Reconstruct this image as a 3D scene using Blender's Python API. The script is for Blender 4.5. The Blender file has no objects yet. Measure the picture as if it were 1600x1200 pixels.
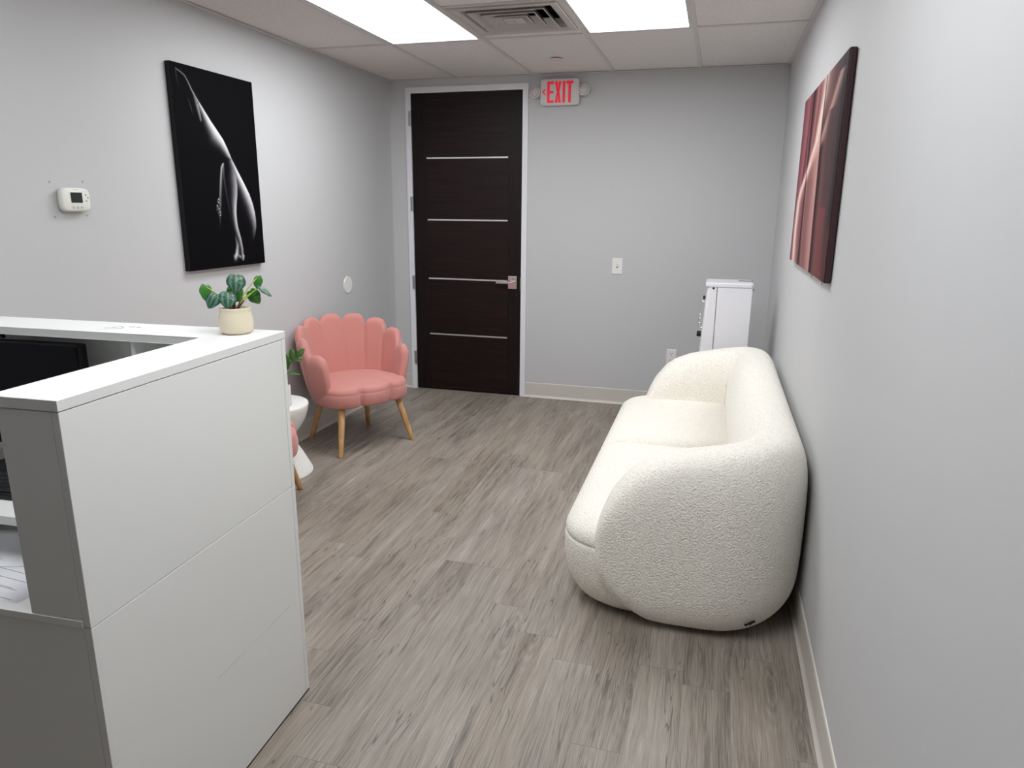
import bpy, bmesh, math, random
import numpy as np
from mathutils import Vector, Matrix
random.seed(7)
PI = math.pi
COL = bpy.context.scene.collection
SC = bpy.context.scene

# ------------------------------------------------------------------ camera, world, exposure
F_PX, YAW, PITCH, ROLL, CAM_H = 1107.13, 0.27397, -0.24475, 0.00823, 1.5412
CEIL, BACK, LEFT, RIGHT = 2.504, 5.565, -2.605, 0.405
FRONT = -5.2
TILE = 0.6096
GX0, GY = -2.027, 4.362            # first runner left to right, cross tee nearest the back wall

cam = bpy.data.cameras.new('camera')
cam.sensor_width = 36.0
cam.lens = F_PX / 1600 * 36.0
cam.clip_start = 0.02
camo = bpy.data.objects.new('camera', cam)
COL.objects.link(camo)
cy, sy, cp, sp = math.cos(YAW), math.sin(YAW), math.cos(PITCH), math.sin(PITCH)
fw = Vector((-sy * cp, cy * cp, sp)); rt = Vector((cy, sy, 0)); up = rt.cross(fw)
r2 = math.cos(ROLL) * rt + math.sin(ROLL) * up
u2 = -math.sin(ROLL) * rt + math.cos(ROLL) * up
M = Matrix((r2, u2, -fw)).transposed().to_4x4()
M.translation = (0, 0, CAM_H)
camo.matrix_world = M
SC.camera = camo

world = bpy.data.worlds.new('world'); SC.world = world
world.use_nodes = True
world.node_tree.nodes['Background'].inputs[0].default_value = (0.6, 0.65, 0.7, 1)
world.node_tree.nodes['Background'].inputs[1].default_value = 0.0
SC.view_settings.view_transform = 'Standard'
SC.view_settings.look = 'None'
SC.view_settings.exposure = 0.0
SC.view_settings.gamma = 1.0
SC.view_settings.use_curve_mapping = False
LAMP = 13.0                        # radiance of the ceiling panels
SC.cycles.use_denoising = True
SC.cycles.max_bounces = 10
SC.cycles.diffuse_bounces = 8

# ------------------------------------------------------------------ helpers
def srgb(r, g, b):
    def f(c):
        c /= 255.0
        return c / 12.92 if c <= 0.04045 else ((c + 0.055) / 1.055) ** 2.4
    return (f(r), f(g), f(b), 1)

def mat(name, color, rough=0.5, metal=0.0, bump=None, emit=None, sheen=0.0, vary=None, spec=0.5):
    """bump = (scale, strength, distance); vary = (scale, amount)"""
    m = bpy.data.materials.new(name); m.use_nodes = True
    nt = m.node_tree; b = nt.nodes['Principled BSDF']
    b.inputs['Base Color'].default_value = color
    b.inputs['Roughness'].default_value = rough
    b.inputs['Metallic'].default_value = metal
    b.inputs['Specular IOR Level'].default_value = spec
    if sheen:
        b.inputs['Sheen Weight'].default_value = sheen
        b.inputs['Sheen Roughness'].default_value = 0.4
    tc = nt.nodes.new('ShaderNodeTexCoord')
    if vary:
        n = nt.nodes.new('ShaderNodeTexNoise'); n.inputs['Scale'].default_value = vary[0]
        n.inputs['Detail'].default_value = 4
        nt.links.new(tc.outputs['Object'], n.inputs['Vector'])
        mx = nt.nodes.new('ShaderNodeMix'); mx.data_type = 'RGBA'
        k = vary[1]
        mx.inputs['A'].default_value = (color[0]*(1-k), color[1]*(1-k), color[2]*(1-k), 1)
        mx.inputs['B'].default_value = (min(1, color[0]*(1+k)), min(1, color[1]*(1+k)), min(1, color[2]*(1+k)), 1)
        nt.links.new(n.outputs['Fac'], mx.inputs['Factor'])
        nt.links.new(mx.outputs['Result'], b.inputs['Base Color'])
    if bump:
        n = nt.nodes.new('ShaderNodeTexNoise'); n.inputs['Scale'].default_value = bump[0]
        n.inputs['Detail'].default_value = 3
        nt.links.new(tc.outputs['Object'], n.inputs['Vector'])
        bp = nt.nodes.new('ShaderNodeBump'); bp.inputs['Strength'].default_value = bump[1]
        bp.inputs['Distance'].default_value = bump[2]
        nt.links.new(n.outputs['Fac'], bp.inputs['Height'])
        nt.links.new(bp.outputs['Normal'], b.inputs['Normal'])
    if emit:
        b.inputs['Emission Color'].default_value = emit[0]
        b.inputs['Emission Strength'].default_value = emit[1]
    return m

class NT:
    """small node wiring helper"""
    def __init__(s, m): s.nt = m.node_tree
    def node(s, t, **kw):
        n = s.nt.nodes.new(t)
        for k, v in kw.items(): setattr(n, k, v)
        return n
    def put(s, sock, v):
        if isinstance(v, bpy.types.NodeSocket): s.nt.links.new(v, sock)
        else: sock.default_value = v
    def math(s, op, a, b=None, c=None):
        n = s.node('ShaderNodeMath', operation=op)
        s.put(n.inputs[0], a)
        if b is not None: s.put(n.inputs[1], b)
        if c is not None: s.put(n.inputs[2], c)
        return n.outputs[0]
    def comb(s, x, y, z):
        n = s.node('ShaderNodeCombineXYZ')
        for i, v in enumerate((x, y, z)): s.put(n.inputs[i], v)
        return n.outputs[0]
    def noise(s, vec, scale, detail=4, rough=0.55, dist=0.0):
        n = s.node('ShaderNodeTexNoise')
        s.nt.links.new(vec, n.inputs['Vector'])
        n.inputs['Scale'].default_value = scale; n.inputs['Detail'].default_value = detail
        n.inputs['Roughness'].default_value = rough; n.inputs['Distortion'].default_value = dist
        return n.outputs['Fac']
    def mix(s, f, a, b, blend='MIX'):
        n = s.node('ShaderNodeMix', data_type='RGBA', blend_type=blend)
        s.put(n.inputs['Factor'], f); s.put(n.inputs['A'], a); s.put(n.inputs['B'], b)
        return n.outputs['Result']
    def ramp(s, f, stops):
        n = s.node('ShaderNodeValToRGB'); cr = n.color_ramp
        while len(cr.elements) < len(stops): cr.elements.new(0.5)
        for e, (p, c) in zip(cr.elements, stops): e.position = p; e.color = c
        s.nt.links.new(f, n.inputs[0]); return n.outputs[0]
    def smooth(s, f, lo, hi):
        n = s.node('ShaderNodeMapRange', interpolation_type='SMOOTHSTEP')
        s.put(n.inputs[0], f); n.inputs[1].default_value = lo; n.inputs[2].default_value = hi
        return n.outputs[0]

def obj(name, bm, m=None, parent=None, smooth=False, kind=None):
    me = bpy.data.meshes.new(name)
    bmesh.ops.recalc_face_normals(bm, faces=bm.faces)
    if smooth:
        for f in bm.faces: f.smooth = True
    bm.to_mesh(me); bm.free()
    o = bpy.data.objects.new(name, me); COL.objects.link(o)
    if m is not None: me.materials.append(m)
    if parent is not None: o.parent = parent
    if kind: o['kind'] = kind
    return o

def thing(name, label, cat, loc=(0, 0, 0), rotz=0.0, group=None):
    o = bpy.data.objects.new(name, None); COL.objects.link(o)
    o.empty_display_size = 0.05
    o.location = loc; o.rotation_euler = (0, 0, rotz)
    o['label'] = label; o['category'] = cat
    if group: o['group'] = group
    return o

def tag(o, label, cat, group=None):
    o['label'] = label; o['category'] = cat
    if group: o['group'] = group
    return o

def struct(name, bm, m, parent=None, smooth=False):
    return obj(name, bm, m, parent, smooth, kind=None if parent else 'structure')

def add_box(bm, x0, x1, y0, y1, z0, z1, bevel=0.0, seg=2):
    r = bmesh.ops.create_cube(bm, size=1.0)
    vs = r['verts']
    for v in vs:
        v.co.x = x0 + (v.co.x + 0.5) * (x1 - x0)
        v.co.y = y0 + (v.co.y + 0.5) * (y1 - y0)
        v.co.z = z0 + (v.co.z + 0.5) * (z1 - z0)
    if bevel > 0:
        es = list({e for v in vs for e in v.link_edges})
        bmesh.ops.bevel(bm, geom=es, offset=bevel, segments=seg, profile=0.5, affect='EDGES')
    return bm

def box(x0, x1, y0, y1, z0, z1, bevel=0.0, seg=2):
    return add_box(bmesh.new(), x0, x1, y0, y1, z0, z1, bevel, seg)

def add_loops(bm, loops, close=True, cap0=True, cap1=True):
    """skin between successive vertex loops (lists of coordinates)"""
    V = [[bm.verts.new(c) for c in L] for L in loops]
    n = len(V[0])
    for a, b in zip(V[:-1], V[1:]):
        for i in range(n if close else n - 1):
            j = (i + 1) % n
            bm.faces.new((a[i], a[j], b[j], b[i]))
    if cap0: bm.faces.new(V[0][::-1])
    if cap1: bm.faces.new(V[-1])
    return V

def add_lathe(bm, prof, c=(0, 0, 0), seg=40, cap0=True, cap1=True):
    loops = [[(c[0] + r * math.cos(2*PI*i/seg), c[1] + r * math.sin(2*PI*i/seg), c[2] + z) for i in range(seg)] for r, z in prof]
    add_loops(bm, loops, True, cap0, cap1)
    return bm

def add_tube(bm, pts, rads, seg=10):
    pts = [Vector(p) for p in pts]
    if not hasattr(rads, '__len__'): rads = [rads] * len(pts)
    loops = []
    prev = None
    for i, p in enumerate(pts):
        d = (pts[min(i+1, len(pts)-1)] - pts[max(i-1, 0)]).normalized()
        a = prev if prev is not None else (Vector((0, 0, 1)) if abs(d.z) < 0.9 else Vector((1, 0, 0)))
        s = d.cross(a).normalized(); t = s.cross(d).normalized(); prev = t
        loops.append([p + rads[i] * (math.cos(2*PI*k/seg) * s + math.sin(2*PI*k/seg) * t) for k in range(seg)])
    add_loops(bm, loops)
    return bm

def disc_bm(axis, c, r, h, seg=32, bev=0.0):
    """short cylinder along axis 'x' or 'y' with a rounded outer rim; c is centre of its back face, h signed"""
    bm = bmesh.new()
    s = 1 if h > 0 else -1; b = bev * s
    prof = [(r, 0.0), (r, h - b)] + ([(r - abs(b)*(1 - math.cos(t)), h - b + b*math.sin(t)) for t in (PI/6, PI/3, PI/2)] if bev else [(r, h)])
    loops = []
    for rr, hh in prof:
        L = []
        for i in range(seg):
            a, q = rr * math.cos(2*PI*i/seg), rr * math.sin(2*PI*i/seg)
            L.append((c[0] + hh, c[1] + a, c[2] + q) if axis == 'x' else (c[0] + a, c[1] + hh, c[2] + q) if axis == 'y' else (c[0] + a, c[1] + q, c[2] + hh))
        loops.append(L)
    add_loops(bm, loops)
    return bm

def rounded_rect(x0, x1, y0, y1, r, n=6):
    pts = []
    for cx, cy_, a0 in ((x1 - r, y1 - r, 0), (x0 + r, y1 - r, PI/2), (x0 + r, y0 + r, PI), (x1 - r, y0 + r, 1.5*PI)):
        for k in range(n + 1):
            a = a0 + PI/2 * k / n
            pts.append((cx + r * math.cos(a), cy_ + r * math.sin(a)))
    return pts

# ------------------------------------------------------------------ materials
M_wall = mat('wall_paint', srgb(195, 196, 197), 0.62, bump=(220, 0.06, 0.002), vary=(1.3, 0.012))
M_tbar = mat('ceiling_grid_white', srgb(206, 204, 202), 0.5)
M_base = mat('cove_base_vinyl', srgb(202, 198, 190), 0.45)
M_casing = mat('door_frame_paint', srgb(226, 227, 232), 0.35)
M_chrome = mat('brushed_chrome', (0.72, 0.72, 0.74, 1), 0.22, 1.0)
M_steel = mat('satin_steel', (0.42, 0.42, 0.44, 1), 0.38, 1.0)
M_alu = mat('aluminium_strip', (0.80, 0.80, 0.82, 1), 0.35, 0.85)
M_white = mat('white_laminate', srgb(232, 233, 231), 0.36, bump=(900, 0.04, 0.0005))
M_plastic = mat('white_plastic', srgb(232, 232, 228), 0.4)
M_ivory = mat('ivory_plastic', srgb(226, 227, 219), 0.4)
M_black = mat('black_plastic', (0.008, 0.008, 0.010, 1), 0.45, spec=0.25)
M_screen = mat('monitor_glass', (0.003, 0.003, 0.006, 1), 0.5, spec=0.15)
M_appl = mat('white_enamel', srgb(226, 226, 231), 0.3)
M_anchor = mat('grey_anchor', srgb(158, 159, 162), 0.5)
M_groove = mat('grey_gap', srgb(120, 122, 126), 0.6)
M_pink = mat('pink_velvet', srgb(198, 134, 126), 0.75, bump=(420, 0.10, 0.001), sheen=0.3, vary=(5, 0.05))
M_paper = mat('paper', srgb(240, 241, 246), 0.7)
M_ink = mat('grey_ink', srgb(120, 124, 140), 0.7)
M_pot = mat('cream_ceramic', srgb(224, 213, 188), 0.42, vary=(14, 0.02))
M_soil = mat('potting_soil', srgb(70, 56, 44), 0.95, bump=(160, 0.8, 0.004))
M_stem = mat('green_stem', srgb(166, 186, 66), 0.5)
M_stemdark = mat('brown_stem', srgb(84, 58, 36), 0.6)
M_leafback = mat('bright_leaf', srgb(52, 118, 34), 0.45, vary=(40, 0.15))
M_zz = mat('glossy_leaf', srgb(52, 104, 30), 0.35, vary=(40, 0.2))
M_red = mat('exit_red', srgb(200, 6, 40), 0.4, emit=(srgb(255, 0, 48), 0.32))
M_signface = mat('exit_face', srgb(214, 213, 212), 0.45)
M_lens = mat('lamp_lens', (0.9, 0.9, 0.9, 1), 0.4, emit=((0.955, 0.975, 1.0, 1), LAMP))
M_lens_dim = mat('dimmed_lamp_lens', (0.9, 0.9, 0.9, 1), 0.4, emit=((0.955, 0.975, 1.0, 1), LAMP * 0.42))  # output turned down to balance light on the desk top and interior
M_dark = mat('duct_dark', srgb(52, 50, 48), 0.9)
M_vent = mat('vent_enamel', srgb(192, 188, 184), 0.5, vary=(9, 0.10))

def make_tile_mat():
    m = mat('ceiling_tile', srgb(190, 186, 182), 0.9); n = NT(m); b = m.node_tree.nodes['Principled BSDF']
    tc = n.node('ShaderNodeTexCoord').outputs['Object']
    sp_ = n.noise(tc, 230, 2, 0.6)
    big = n.noise(tc, 1.1, 2)
    base = n.mix(big, srgb(222, 219, 217), srgb(230, 226, 223))
    fis = n.smooth(sp_, 0.60, 0.70)
    col = n.mix(fis, base, srgb(176, 167, 162))
    n.put(b.inputs['Base Color'], col)
    bp = n.node('ShaderNodeBump', invert=True); bp.inputs['Strength'].default_value = 0.5; bp.inputs['Distance'].default_value = 0.002
    n.put(bp.inputs['Height'], fis); n.put(b.inputs['Normal'], bp.outputs['Normal'])
    return m
M_tile = make_tile_mat()

def make_floor_mat():
    m = mat('vinyl_plank', srgb(150, 142, 136), 0.5); n = NT(m); b = m.node_tree.nodes['Principled BSDF']
    tc = n.node('ShaderNodeTexCoord').outputs['Object']
    sx = n.node('ShaderNodeSeparateXYZ'); n.put(sx.inputs[0], tc)
    x, y = sx.outputs[0], sx.outputs[1]
    PW, PL = 0.152, 1.22
    row = n.math('FLOOR', n.math('DIVIDE', x, PW))
    w1 = n.node('ShaderNodeTexWhiteNoise', noise_dimensions='1D'); n.put(w1.inputs['W'], row)
    ys = n.math('ADD', n.math('DIVIDE', y, PL), n.math('MULTIPLY', w1.outputs['Value'], 7.3))
    idx = n.math('FLOOR', ys)
    w2 = n.node('ShaderNodeTexWhiteNoise', noise_dimensions='2D'); n.put(w2.inputs['Vector'], n.comb(row, idx, 0.0))
    rnd = w2.outputs['Value']
    s3 = n.node('ShaderNodeSeparateXYZ'); n.put(s3.inputs[0], w2.outputs['Color'])
    # every plank reads its own piece of the grain
    ox = n.math('MULTIPLY_ADD', rnd, 37.0, x)
    oy = n.math('MULTIPLY_ADD', s3.outputs[1], 53.0, y)
    # soft waves in the fibre direction, so the grain wanders around knots
    warp = n.noise(n.comb(n.math('MULTIPLY', ox, 7.0), n.math('MULTIPLY', oy, 2.2), 0.0), 1.0, 3)
    wx = n.math('MULTIPLY_ADD', n.math('SUBTRACT', warp, 0.5), 0.030, ox)
    fine = n.noise(n.comb(n.math('MULTIPLY', wx, 230.0), n.math('MULTIPLY', oy, 5.5), 0.0), 1.0, 4, 0.65)
    mid = n.noise(n.comb(n.math('MULTIPLY', wx, 46.0), n.math('MULTIPLY', oy, 1.9), 3.0), 1.0, 5, 0.6, 0.4)
    big = n.noise(n.comb(n.math('MULTIPLY', wx, 9.0), n.math('MULTIPLY', oy, 1.5), 7.0), 1.0, 3, 0.5)
    micro = n.noise(n.comb(n.math('MULTIPLY', wx, 480.0), n.math('MULTIPLY', oy, 9.0), 5.0), 1.0, 2, 0.6)
    v = n.math('ADD', n.math('MULTIPLY', fine, 0.55), n.math('ADD', n.math('MULTIPLY', mid, 0.40), n.math('MULTIPLY', big, 0.34)))
    v = n.math('ADD', n.math('SUBTRACT', v, 0.26), n.math('MULTIPLY', micro, 0.26))
    v = n.math('ADD', v, n.math('MULTIPLY', n.math('SUBTRACT', rnd, 0.5), 0.06))
    col = n.ramp(v, [(0.36, srgb(100, 92, 84)), (0.48, srgb(135, 127, 118)), (0.60, srgb(153, 145, 136)), (0.82, srgb(186, 180, 172))])
    warm = n.mix(s3.outputs[2], srgb(255, 255, 255), srgb(252, 248, 242))
    col = n.mix(1.0, col, warm, 'MULTIPLY')
    # dark cracks and knots
    ck = n.noise(n.comb(n.math('MULTIPLY', wx, 26.0), n.math('MULTIPLY', oy, 1.5), 11.0), 1.0, 2, 0.5)
    line = n.math('SUBTRACT', 1.0, n.smooth(n.math('ABSOLUTE', n.math('SUBTRACT', ck, 0.5)), 0.002, 0.013))
    msk = n.smooth(n.noise(n.comb(n.math('MULTIPLY', ox, 5.0), n.math('MULTIPLY', oy, 1.5), 19.0), 1.0, 2), 0.50, 0.60)
    crack = n.math('MULTIPLY', line, msk)
    vo = n.node('ShaderNodeTexVoronoi', feature='F1', voronoi_dimensions='2D'); n.put(vo.inputs['Vector'], n.comb(n.math('MULTIPLY', wx, 6.0), n.math('MULTIPLY', oy, 1.25), 0.0))
    vo.inputs['Scale'].default_value = 1.0
    knot = n.math('SUBTRACT', 1.0, n.smooth(vo.outputs['Distance'], 0.015, 0.10))
    halo = n.math('SUBTRACT', 1.0, n.smooth(vo.outputs['Distance'], 0.08, 0.40))
    kr = n.node('ShaderNodeSeparateXYZ'); n.put(kr.inputs[0], vo.outputs['Color'])
    knot = n.math('MULTIPLY', knot, n.math('GREATER_THAN', kr.outputs[0], 0.58))
    halo = n.math('MULTIPLY', halo, n.math('GREATER_THAN', kr.outputs[0], 0.62))
    swirl = n.math('MULTIPLY_ADD', n.math('SINE', n.math('MULTIPLY_ADD', vo.outputs['Distance'], 75.0, n.math('MULTIPLY', warp, 9.0))), 0.5, 0.5)
    rings = n.math('MULTIPLY_ADD', n.math('SINE', n.math('MULTIPLY', vo.outputs['Distance'], 170.0)), 0.35, 0.65)
    dk = n.math('MAXIMUM', n.math('MULTIPLY', crack, 0.75), n.math('MAXIMUM', n.math('MULTIPLY', n.math('MULTIPLY', knot, rings), 0.75), n.math('MULTIPLY', n.math('MULTIPLY', halo, swirl), 0.30)))
    col = n.mix(dk, col, srgb(82, 73, 67))
    # joints
    fx = n.math('FRACT', n.math('DIVIDE', x, PW)); fy = n.math('FRACT', ys)
    jx = n.math('LESS_THAN', n.math('MINIMUM', fx, n.math('SUBTRACT', 1.0, fx)), 0.0045)
    jy = n.math('LESS_THAN', n.math('MINIMUM', fy, n.math('SUBTRACT', 1.0, fy)), 0.0008)
    j = n.math('MAXIMUM', n.math('MULTIPLY', jx, 0.35), n.math('MULTIPLY', jy, 0.6))
    col = n.mix(j, col, srgb(84, 77, 72))
    n.put(b.inputs['Base Color'], col)
    n.put(b.inputs['Roughness'], n.math('MULTIPLY_ADD', fine, 0.2, 0.42))
    bp = n.node('ShaderNodeBump'); bp.inputs['Strength'].default_value = 0.14; bp.inputs['Distance'].default_value = 0.002
    n.put(bp.inputs['Height'], n.math('SUBTRACT', v, n.math('MULTIPLY', j, 0.6))); n.put(b.inputs['Normal'], bp.outputs['Normal'])
    return m
M_floor = make_floor_mat()

def make_boucle():
    m = mat('boucle_fabric', srgb(232, 229, 220), 0.9, sheen=0.25); n = NT(m); b = m.node_tree.nodes['Principled BSDF']
    tc = n.node('ShaderNodeTexCoord').outputs['Object']
    wn = n.node('ShaderNodeTexNoise'); n.put(wn.inputs['Vector'], tc); wn.inputs['Scale'].default_value = 60
    mx = n.node('ShaderNodeMix', data_type='RGBA', blend_type='LINEAR_LIGHT'); mx.inputs['Factor'].default_value = 0.006
    n.put(mx.inputs['A'], tc); n.put(mx.inputs['B'], wn.outputs['Color'])
    vo = n.node('ShaderNodeTexVoronoi', feature='SMOOTH_F1'); vo.inputs['Scale'].default_value = 165
    n.put(vo.inputs['Vector'], mx.outputs['Result'])
    nz = n.noise(tc, 190, 3, 0.6)
    h = n.math('ADD', n.math('SUBTRACT', 1.0, vo.outputs['Distance']), n.math('MULTIPLY', nz, 0.6))
    col = n.ramp(h, [(0.60, srgb(234, 229, 216)), (1.0, srgb(247, 244, 235))])
    n.put(b.inputs['Base Color'], col)
    bp = n.node('ShaderNodeBump'); bp.inputs['Strength'].default_value = 0.8; bp.inputs['Distance'].default_value = 0.005
    n.put(bp.inputs['Height'], h); n.put(b.inputs['Normal'], bp.outputs['Normal'])
    return m
M_boucle = make_boucle()

def make_wood(name, c0, c1, sc, rough, axis, spec=0.5):
    m = mat(name, c0, rough, spec=spec); n = NT(m); b = m.node_tree.nodes['Principled BSDF']
    tc = n.node('ShaderNodeTexCoord').outputs['Object']
    mp = n.node('ShaderNodeMapping'); mp.inputs['Scale'].default_value = axis; n.put(mp.inputs['Vector'], tc)
    f = n.noise(mp.outputs[0], sc, 4, 0.6, 0.3)
    n.put(b.inputs['Base Color'], n.mix(n.smooth(f, 0.3, 0.72), c0, c1))
    return m
M_wenge = make_wood('wenge_veneer_horizontal', srgb(16, 7, 6), srgb(36, 18, 16), 6, 0.5, (0.35, 1, 14), 0.25)
M_wenge_v = make_wood('wenge_veneer_upright', srgb(14, 6, 6), srgb(28, 14, 14), 6, 0.5, (14, 1, 0.35), 0.25)
M_beech = make_wood('beech_wood', srgb(176, 132, 84), srgb(208, 168, 118), 14, 0.45, (3, 3, 0.4))

def make_leaf():
    m = mat('striped_leaf', srgb(70, 110, 88), 0.4); n = NT(m); b = m.node_tree.nodes['Principled BSDF']
    uv = n.node('ShaderNodeAttribute', attribute_name='leafuv')
    s = n.node('ShaderNodeSeparateXYZ'); n.put(s.inputs[0], uv.outputs['Vector'])
    yy = n.math('SUBTRACT', 1.08, n.math('MULTIPLY', s.outputs[1], s.outputs[1]))
    a = n.math('DIVIDE', s.outputs[0], n.math('SQRT', n.math('MAXIMUM', yy, 0.06)))
    st = n.math('MULTIPLY_ADD', n.math('COSINE', n.math('MULTIPLY', a, 12.0)), 0.5, 0.5)
    n.put(b.inputs['Base Color'], n.mix(n.smooth(st, 0.45, 0.8), srgb(38, 80, 60), srgb(80, 116, 96)))
    return m
M_leaf = make_leaf()

# ------------------------------------------------------------------ room shell
struct('floor', box(LEFT - 0.1, RIGHT + 0.1, FRONT - 0.1, BACK + 0.1, -0.05, 0.0), M_floor)
WT = CEIL + 0.25
struct('wall_left', box(LEFT - 0.1, LEFT, FRONT - 0.1, BACK + 0.1, 0, WT), M_wall)
struct('wall_right', box(RIGHT, RIGHT + 0.1, FRONT - 0.1, BACK + 0.1, 0, WT), M_wall)
struct('wall_front', box(LEFT, RIGHT, FRONT - 0.1, FRONT, 0, WT), M_wall)
DX0, DX1, DZ = -2.417, -1.497, 2.405          # door leaf
CW = 0.046                                     # frame face width
bm = bmesh.new()
add_box(bm, LEFT, DX0 - CW, BACK, BACK + 0.1, 0, WT)
add_box(bm, DX1 + CW, RIGHT, BACK, BACK + 0.1, 0, WT)
add_box(bm, DX0 - CW, DX1 + CW, BACK, BACK + 0.1, DZ + CW, WT)
struct('wall_back', bm, M_wall)

# suspended ceiling: tiles in a white grid, openings for the two lights in view, the diffuser and the rear lights
xs = [LEFT] + [GX0 + i * TILE for i in range(4)] + [RIGHT]
ys = [BACK, GY] + [GY - 2 * TILE * k for k in range(1, 8)]
ys = [v for v in ys if v > FRONT] + [FRONT]
LIGHT_CELLS = {(1, 1), (3, 1), (1, 3), (3, 3)}
VX0, VX1, VY0, VY1 = -1.397, -0.828, 3.668, 4.240
bm = bmesh.new()
for i in range(5):
    for j in range(len(ys) - 1):
        x0, x1, y1, y0 = xs[i], xs[i+1], ys[j], ys[j+1]
        if (i, j) in LIGHT_CELLS: continue
        if (i, j) == (2, 1):
            for a in ((x0, VX0, y0, y1), (VX1, x1, y0, y1), (VX0, VX1, y0, VY0), (VX0, VX1, VY1, y1)):
                add_box(bm, a[0], a[1], a[2], a[3], CEIL + 0.007, CEIL + 0.025)
        else:
            add_box(bm, x0, x1, y0, y1, CEIL + 0.007, CEIL + 0.025)
struct('ceiling', bm, M_tile)
bm = bmesh.new()
for x in xs[1:5]: add_box(bm, x - 0.012, x + 0.012, FRONT, BACK, CEIL, CEIL + 0.03)
for k, y in enumerate(ys[1:-1]): add_box(bm, LEFT, RIGHT, y - 0.012, y + 0.012, CEIL + 0.0005, CEIL + 0.03)
add_box(bm, xs[2], xs[3], 3.640, 3.664, CEIL + 0.0005, CEIL + 0.03)
struct('trim_1', bm, M_tbar)
bm = bmesh.new()
add_box(bm, LEFT, LEFT + 0.02, FRONT, BACK, CEIL - 0.002, CEIL + 0.004)
add_box(bm, RIGHT - 0.02, RIGHT, FRONT, BACK, CEIL - 0.002, CEIL + 0.004)
add_box(bm, LEFT, RIGHT, BACK - 0.02, BACK, CEIL - 0.002, CEIL + 0.004)
struct('trim_2', bm, M_tbar)
struct('trim_3', box(LEFT - 0.1, RIGHT + 0.1, FRONT - 0.1, BACK + 0.1, WT, WT + 0.05), M_dark)   # deck above the tiles

# vinyl cove base with a small toe
def base_profile(): return [(0, 0), (0.016, 0), (0.016, 0.003), (0.009, 0.013), (0.006, 0.022), (0.006, 0.118), (0.004, 0.124), (0, 0.125)]
def run_base(name, p0, p1, nrm):
    bm = bmesh.new()
    L = [[(p[0] + nrm[0] * d, p[1] + nrm[1] * d, z) for d, z in base_profile()] for p in (p0, p1)]
    add_loops(bm, L)
    return struct(name, bm, M_base)
run_base('baseboard_left', (LEFT, FRONT), (LEFT, BACK), (1, 0))
run_base('baseboard_right', (RIGHT, FRONT), (RIGHT, BACK), (-1, 0))
run_base('baseboard_back', (DX1 + CW, BACK), (RIGHT, BACK), (0, -1))
run_base('baseboard_back.001', (LEFT, BACK), (DX0 - CW, BACK), (0, -1))

# door frame and door
bm = bmesh.new()
add_box(bm, DX0 - CW, DX0 - 0.003, BACK - 0.012, BACK + 0.1, 0, DZ + CW)
add_box(bm, DX1 + 0.003, DX1 + CW, BACK - 0.012, BACK + 0.1, 0, DZ + CW)
add_box(bm, DX0 - 0.003, DX1 + 0.003, BACK - 0.012, BACK + 0.1, DZ + 0.003, DZ + CW)
struct('trim_4', bm, M_casing)
door = bpy.data.objects.new('door_1', None); COL.objects.link(door)
door.location = (DX0, BACK, 0); door['kind'] = 'structure'
SL, SR = 0.122, 0.808                           # where the stiles meet the panels
bm = bmesh.new()
add_box(bm, 0, SL, 0.0, 0.045, 0.010, DZ, 0.0015)
add_box(bm, SR, DX1 - DX0, 0.0, 0.045, 0.010, DZ, 0.0015)
obj('stile', bm, M_wenge_v, door)
zs = [0.010, 0.488, 0.957, 1.435, 1.918, DZ]
bm = bmesh.new()
for a, b_ in zip(zs[:-1], zs[1:]): add_box(bm, SL, SR, 0.0015, 0.0435, a, b_)
obj('panel', bm, M_wenge, door)
for z in zs[1:-1]: obj('metal_strip', box(SL, SR - 0.002, -0.0015, 0.004, z - 0.006, z + 0.006, 0.0008, 1), M_alu, door)
hx = -1.566 - DX0
h = obj('lever_handle', box(hx - 0.036, hx + 0.036, -0.010, 0.0, 0.895, 0.998, 0.002), M_chrome, door)
bm = bmesh.new()
add_tube(bm, [(hx, -0.008, 0.948), (hx, -0.05, 0.948)], 0.010, 14)
add_box(bm, hx - 0.125, hx + 0.012, -0.060, -0.046, 0.939, 0.957, 0.003)
obj('lever', bm, M_chrome, h)
obj('keyhole_cover', disc_bm('y', (hx + 0.012, -0.010, 0.975), 0.010, -0.005, 16, 0.002), M_steel, h)
for z in (2.22, 1.56, 0.92, 0.276):
    bm = bmesh.new()
    add_tube(bm, [(-0.004, -0.016, z - 0.057), (-0.004, -0.016, z + 0.057)], 0.0075, 12)
    add_box(bm, -0.022, 0.001, -0.0135, -0.010, z - 0.055, z + 0.055)
    obj('hinge', bm, M_steel, door)
obj('latch_plate', box(DX1 - DX0 - 0.002, DX1 - DX0 + 0.006, -0.0135, -0.004, 0.88, 0.99), M_steel, door)

# ------------------------------------------------------------------ ceiling lights
def troffer(i, j, label, lens=None):
    x0, x1, y1, y0 = xs[i] + 0.012, xs[i+1] - 0.012, ys[j] - 0.012, ys[j+1] + 0.012
    t = thing('ceiling_light', label, 'ceiling light', ((x0 + x1)/2, (y0 + y1)/2, CEIL), 0, 'recessed fluorescent panels')
    a, b_ = (x1 - x0)/2, (y1 - y0)/2
    bm = bmesh.new(); w = 0.020
    add_box(bm, -a, -a + w, -b_, b_, 0.002, 0.022, 0.003); add_box(bm, a - w, a, -b_, b_, 0.002, 0.022, 0.003)
    add_box(bm, -a + w, a - w, -b_, -b_ + 0.008, 0.002, 0.022); add_box(bm, -a + w, a - w, b_ - 0.008, b_, 0.002, 0.022)
    obj('frame', bm, M_tbar, t)
    obj('lens', box(-a + w, a - w, -b_ + 0.008, b_ - 0.008, 0.010, 0.014), lens or M_lens, t)
    obj('housing', box(-a, a, -b_, b_, 0.026, 0.11), M_tbar, t)
    return t
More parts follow.
